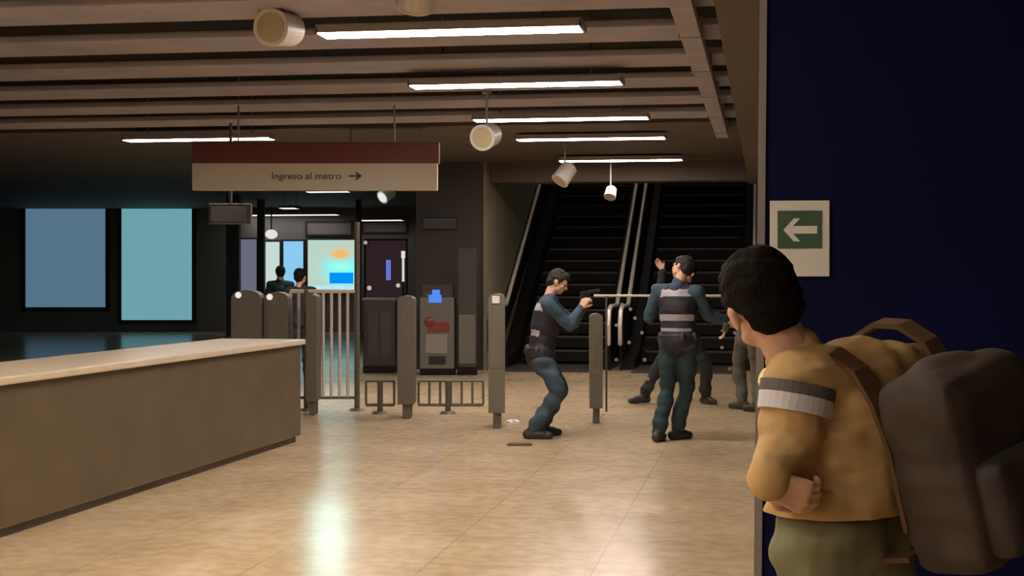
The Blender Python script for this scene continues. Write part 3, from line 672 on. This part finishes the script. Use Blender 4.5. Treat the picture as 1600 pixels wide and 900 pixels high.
# khaki figure by the navy wall
J4 = dict(head=(.10, .0, 1.56), neck=(.08, .0, 1.41), shL=(-.06, .10, 1.34), shR=(.18, -.16, 1.34), pelvis=(.04, 0, .86),
          elL=(-.16, .16, 1.10), elR=(.26, -.24, 1.10), wrL=(-.20, .30, .92), wrR=(.26, -.10, .90),
          hipL=(-.02, .06, .84), hipR=(.09, -.06, .84), knL=(-.06, .22, .48), knR=(.12, -.02, .45), anL=(-.02, .12, .085), anR=(.10, -.22, .085),
          toeL=(-.6, .6, 0), toeR=(-.7, .6, 0))
human('person in grey khaki clothes walking close to the edge of the navy wall', 1166, 17.8, J4, (-.7, .7, 0),
      dict(top='khaki', legs='khaki', hair='hair'), voxel=.009)
# two figures far off in front of the bright panels
def standing(h=1.0, sx=1):
    return {k_: V(v) * h for k_, v in dict(head=(0, 0, 1.62), neck=(0, 0, 1.47), shL=(-.18, 0, 1.40), shR=(.18, 0, 1.40), pelvis=(0, 0, .94), elL=(-.24, .02, 1.12), elR=(.24, .02, 1.12),
        wrL=(-.24, .10, .88), wrR=(.23, .12, .88), hipL=(-.09, 0, .90), hipR=(.09, 0, .90), knL=(-.10, .03, .50), knR=(.10, .02, .50), anL=(-.11, 0, .085), anR=(.12, 0, .085), toeL=(-.2, 1, 0), toeR=(.2, 1, 0)).items()}
human('dark figure standing before the pale blue panel in the far hall', 469, 22, standing(.955), (.3, .9, 0), dict(top='dark', legs='dark'), voxel=.012)
human('dark figure standing by the narrow white panel in the far hall', 438, 27, standing(1.0), (-.3, .9, 0), dict(top='dark', legs='dark'), voxel=.012)

# ------------------------------------------------------------------ person peeking past the navy wall
DP = 3.4; kp = DP / FPX
zz = lambda py: CAMZ + (HZ - py) * kp
xx = lambda px: (px - 1240) * kp
def P5(px, py, y=0.0): return (((px - 800) * (DP + y) - 440 * DP) / FPX, y, CAMZ + (HZ - py) * (DP + y) / FPX)
J5 = dict(head=P5(1192, 472, .02), neck=P5(1246, 566), shL=P5(1249, 602, -.07), shR=P5(1440, 592, .17), pelvis=P5(1312, 835, .02),
          elL=P5(1231, 708, -.09), elR=P5(1490, 740, .20), wrL=P5(1200, 754, -.20), wrR=P5(1400, 765, .30),
          hipL=P5(1288, 845, -.04), hipR=P5(1360, 845, .07), knL=(xx(1278), .13, .50), knR=(xx(1365), .02, .50), anL=(xx(1270), .05, .085), anR=(xx(1375), -.12, .085),
          toeL=(-.55, .8, 0), toeR=(-.3, .9, 0))
tp, HR, J5 = human('person in tan jacket and olive trousers leaning to peek past the navy wall', 1240, DP, J5, (-.16, .97, -.12),
      dict(top='tan', legs='olivep', hair='hair', coat=1), voxel=.0045, sleeve=.86,
      hands=(((.90, .05, -.36), (.30, .9, .3), -1, .75), ((-.3, .6, -.7), (-1, 0, 0), -1, .6)), headtilt=(-.36, .10, .93))
sh, el = J5['shL'], J5['elL']
def ring(a, b, name, m, r):
    mb = MB(); A_, B_ = sh.lerp(el, a), sh.lerp(el, b)
    mb.cyl(A_, B_, r, r * .97, n=32); return mb.build(name, M[m], tp, smooth=False)
ring(.0, .17, 'sleeve_band', 'band', .0850); ring(.175, .42, 'sleeve_patch', 'patch', .0835)
R = frame3(J5['shR'] - J5['shL'], J5['neck'] - J5['pelvis']); mb = MB(); nk = J5['neck']; RC = frame3(J5['shR'] - J5['shL'], V((-.36, .10, .93)) + V((0, 0, .5)))
for k_ in range(10):
    a0, a1 = [math.pi * 2 * q / 10 for q in (k_, k_ + 1)]
    mb.capsule(nk + RC @ V((.078 * math.cos(a0), .074 * math.sin(a0), -.022)), nk + RC @ V((.078 * math.cos(a1), .074 * math.sin(a1), -.022)), .020, .020)
mb.rebuild('collar', M['cuff'], tp, voxel=.006, folds=.012, fs=20)
# backpack worn on the back, straps over both shoulders
mid = (J5['shL'] + J5['shR']) / 2
t = thing('backpack', 'dark brown backpack worn over the tan jacket', 'backpack', tp.location, TH)
R4 = Matrix.Translation(mid) @ R.to_4x4()
b = MB(); b.box((-.15, -.34, -.40), (.15, -.135, .03), bev=.055, mtx=R4); b.sph(mid + R @ V((0, -.23, -.02)), (.13, .09, .07), 16, mtx=R.to_4x4())
b.rebuild('pack_body', mat('dark_brown_pack_cloth', (.045, .030, .022), .8, var=.2, scale=8), t, voxel=.009, folds=.012, fs=9)
b = MB(); b.box((-.12, -.40, -.37), (.12, -.32, -.16), bev=.03, mtx=R4)
b.rebuild('front_pocket', mat('pack_pocket_cloth', (.036, .026, .022), .8, var=.2, scale=8), t, voxel=.008, folds=.008, fs=9)
def ribbon(pts, side, wd, th):
    mb = MB(); vs = []
    for i, p_ in enumerate(pts):
        tg = (pts[min(i + 1, len(pts) - 1)] - pts[max(i - 1, 0)]).normalized(); nn = tg.cross(side).normalized()
        vs.append([mb.bm.verts.new(p_ + side * a_ * wd / 2 + nn * b_ * th / 2) for a_, b_ in ((-1, -1), (1, -1), (1, 1), (-1, 1))])
    for A_, B_ in zip(vs, vs[1:]):
        for q in range(4): mb.bm.faces.new((A_[q], A_[(q + 1) % 4], B_[(q + 1) % 4], B_[q]))
    mb.bm.faces.new(vs[0]); mb.bm.faces.new(vs[-1][::-1]); bmesh.ops.recalc_face_normals(mb.bm, faces=mb.bm.faces[:]); return mb
for s_, sx in (('L', -1), ('R', 1)):
    pt = J5['sh' + s_].lerp(mid, .38); o0 = R.inverted() @ (pt - mid)
    loc = [(-.15, -.30), (-.155, -.12), (-.14, -.02), (-.11, .055), (-.05, .098), (.02, .108), (.08, .085), (.13, .02), (.15, -.08), (.15, -.22), (.10, -.33), (.0, -.37), (-.14, -.36)]
    ribbon([mid + R @ V((o0.x, y_, z_)) for y_, z_ in loc], R @ V((1, 0, 0)), .05, .012).build('shoulder_strap', M['brown'], t)
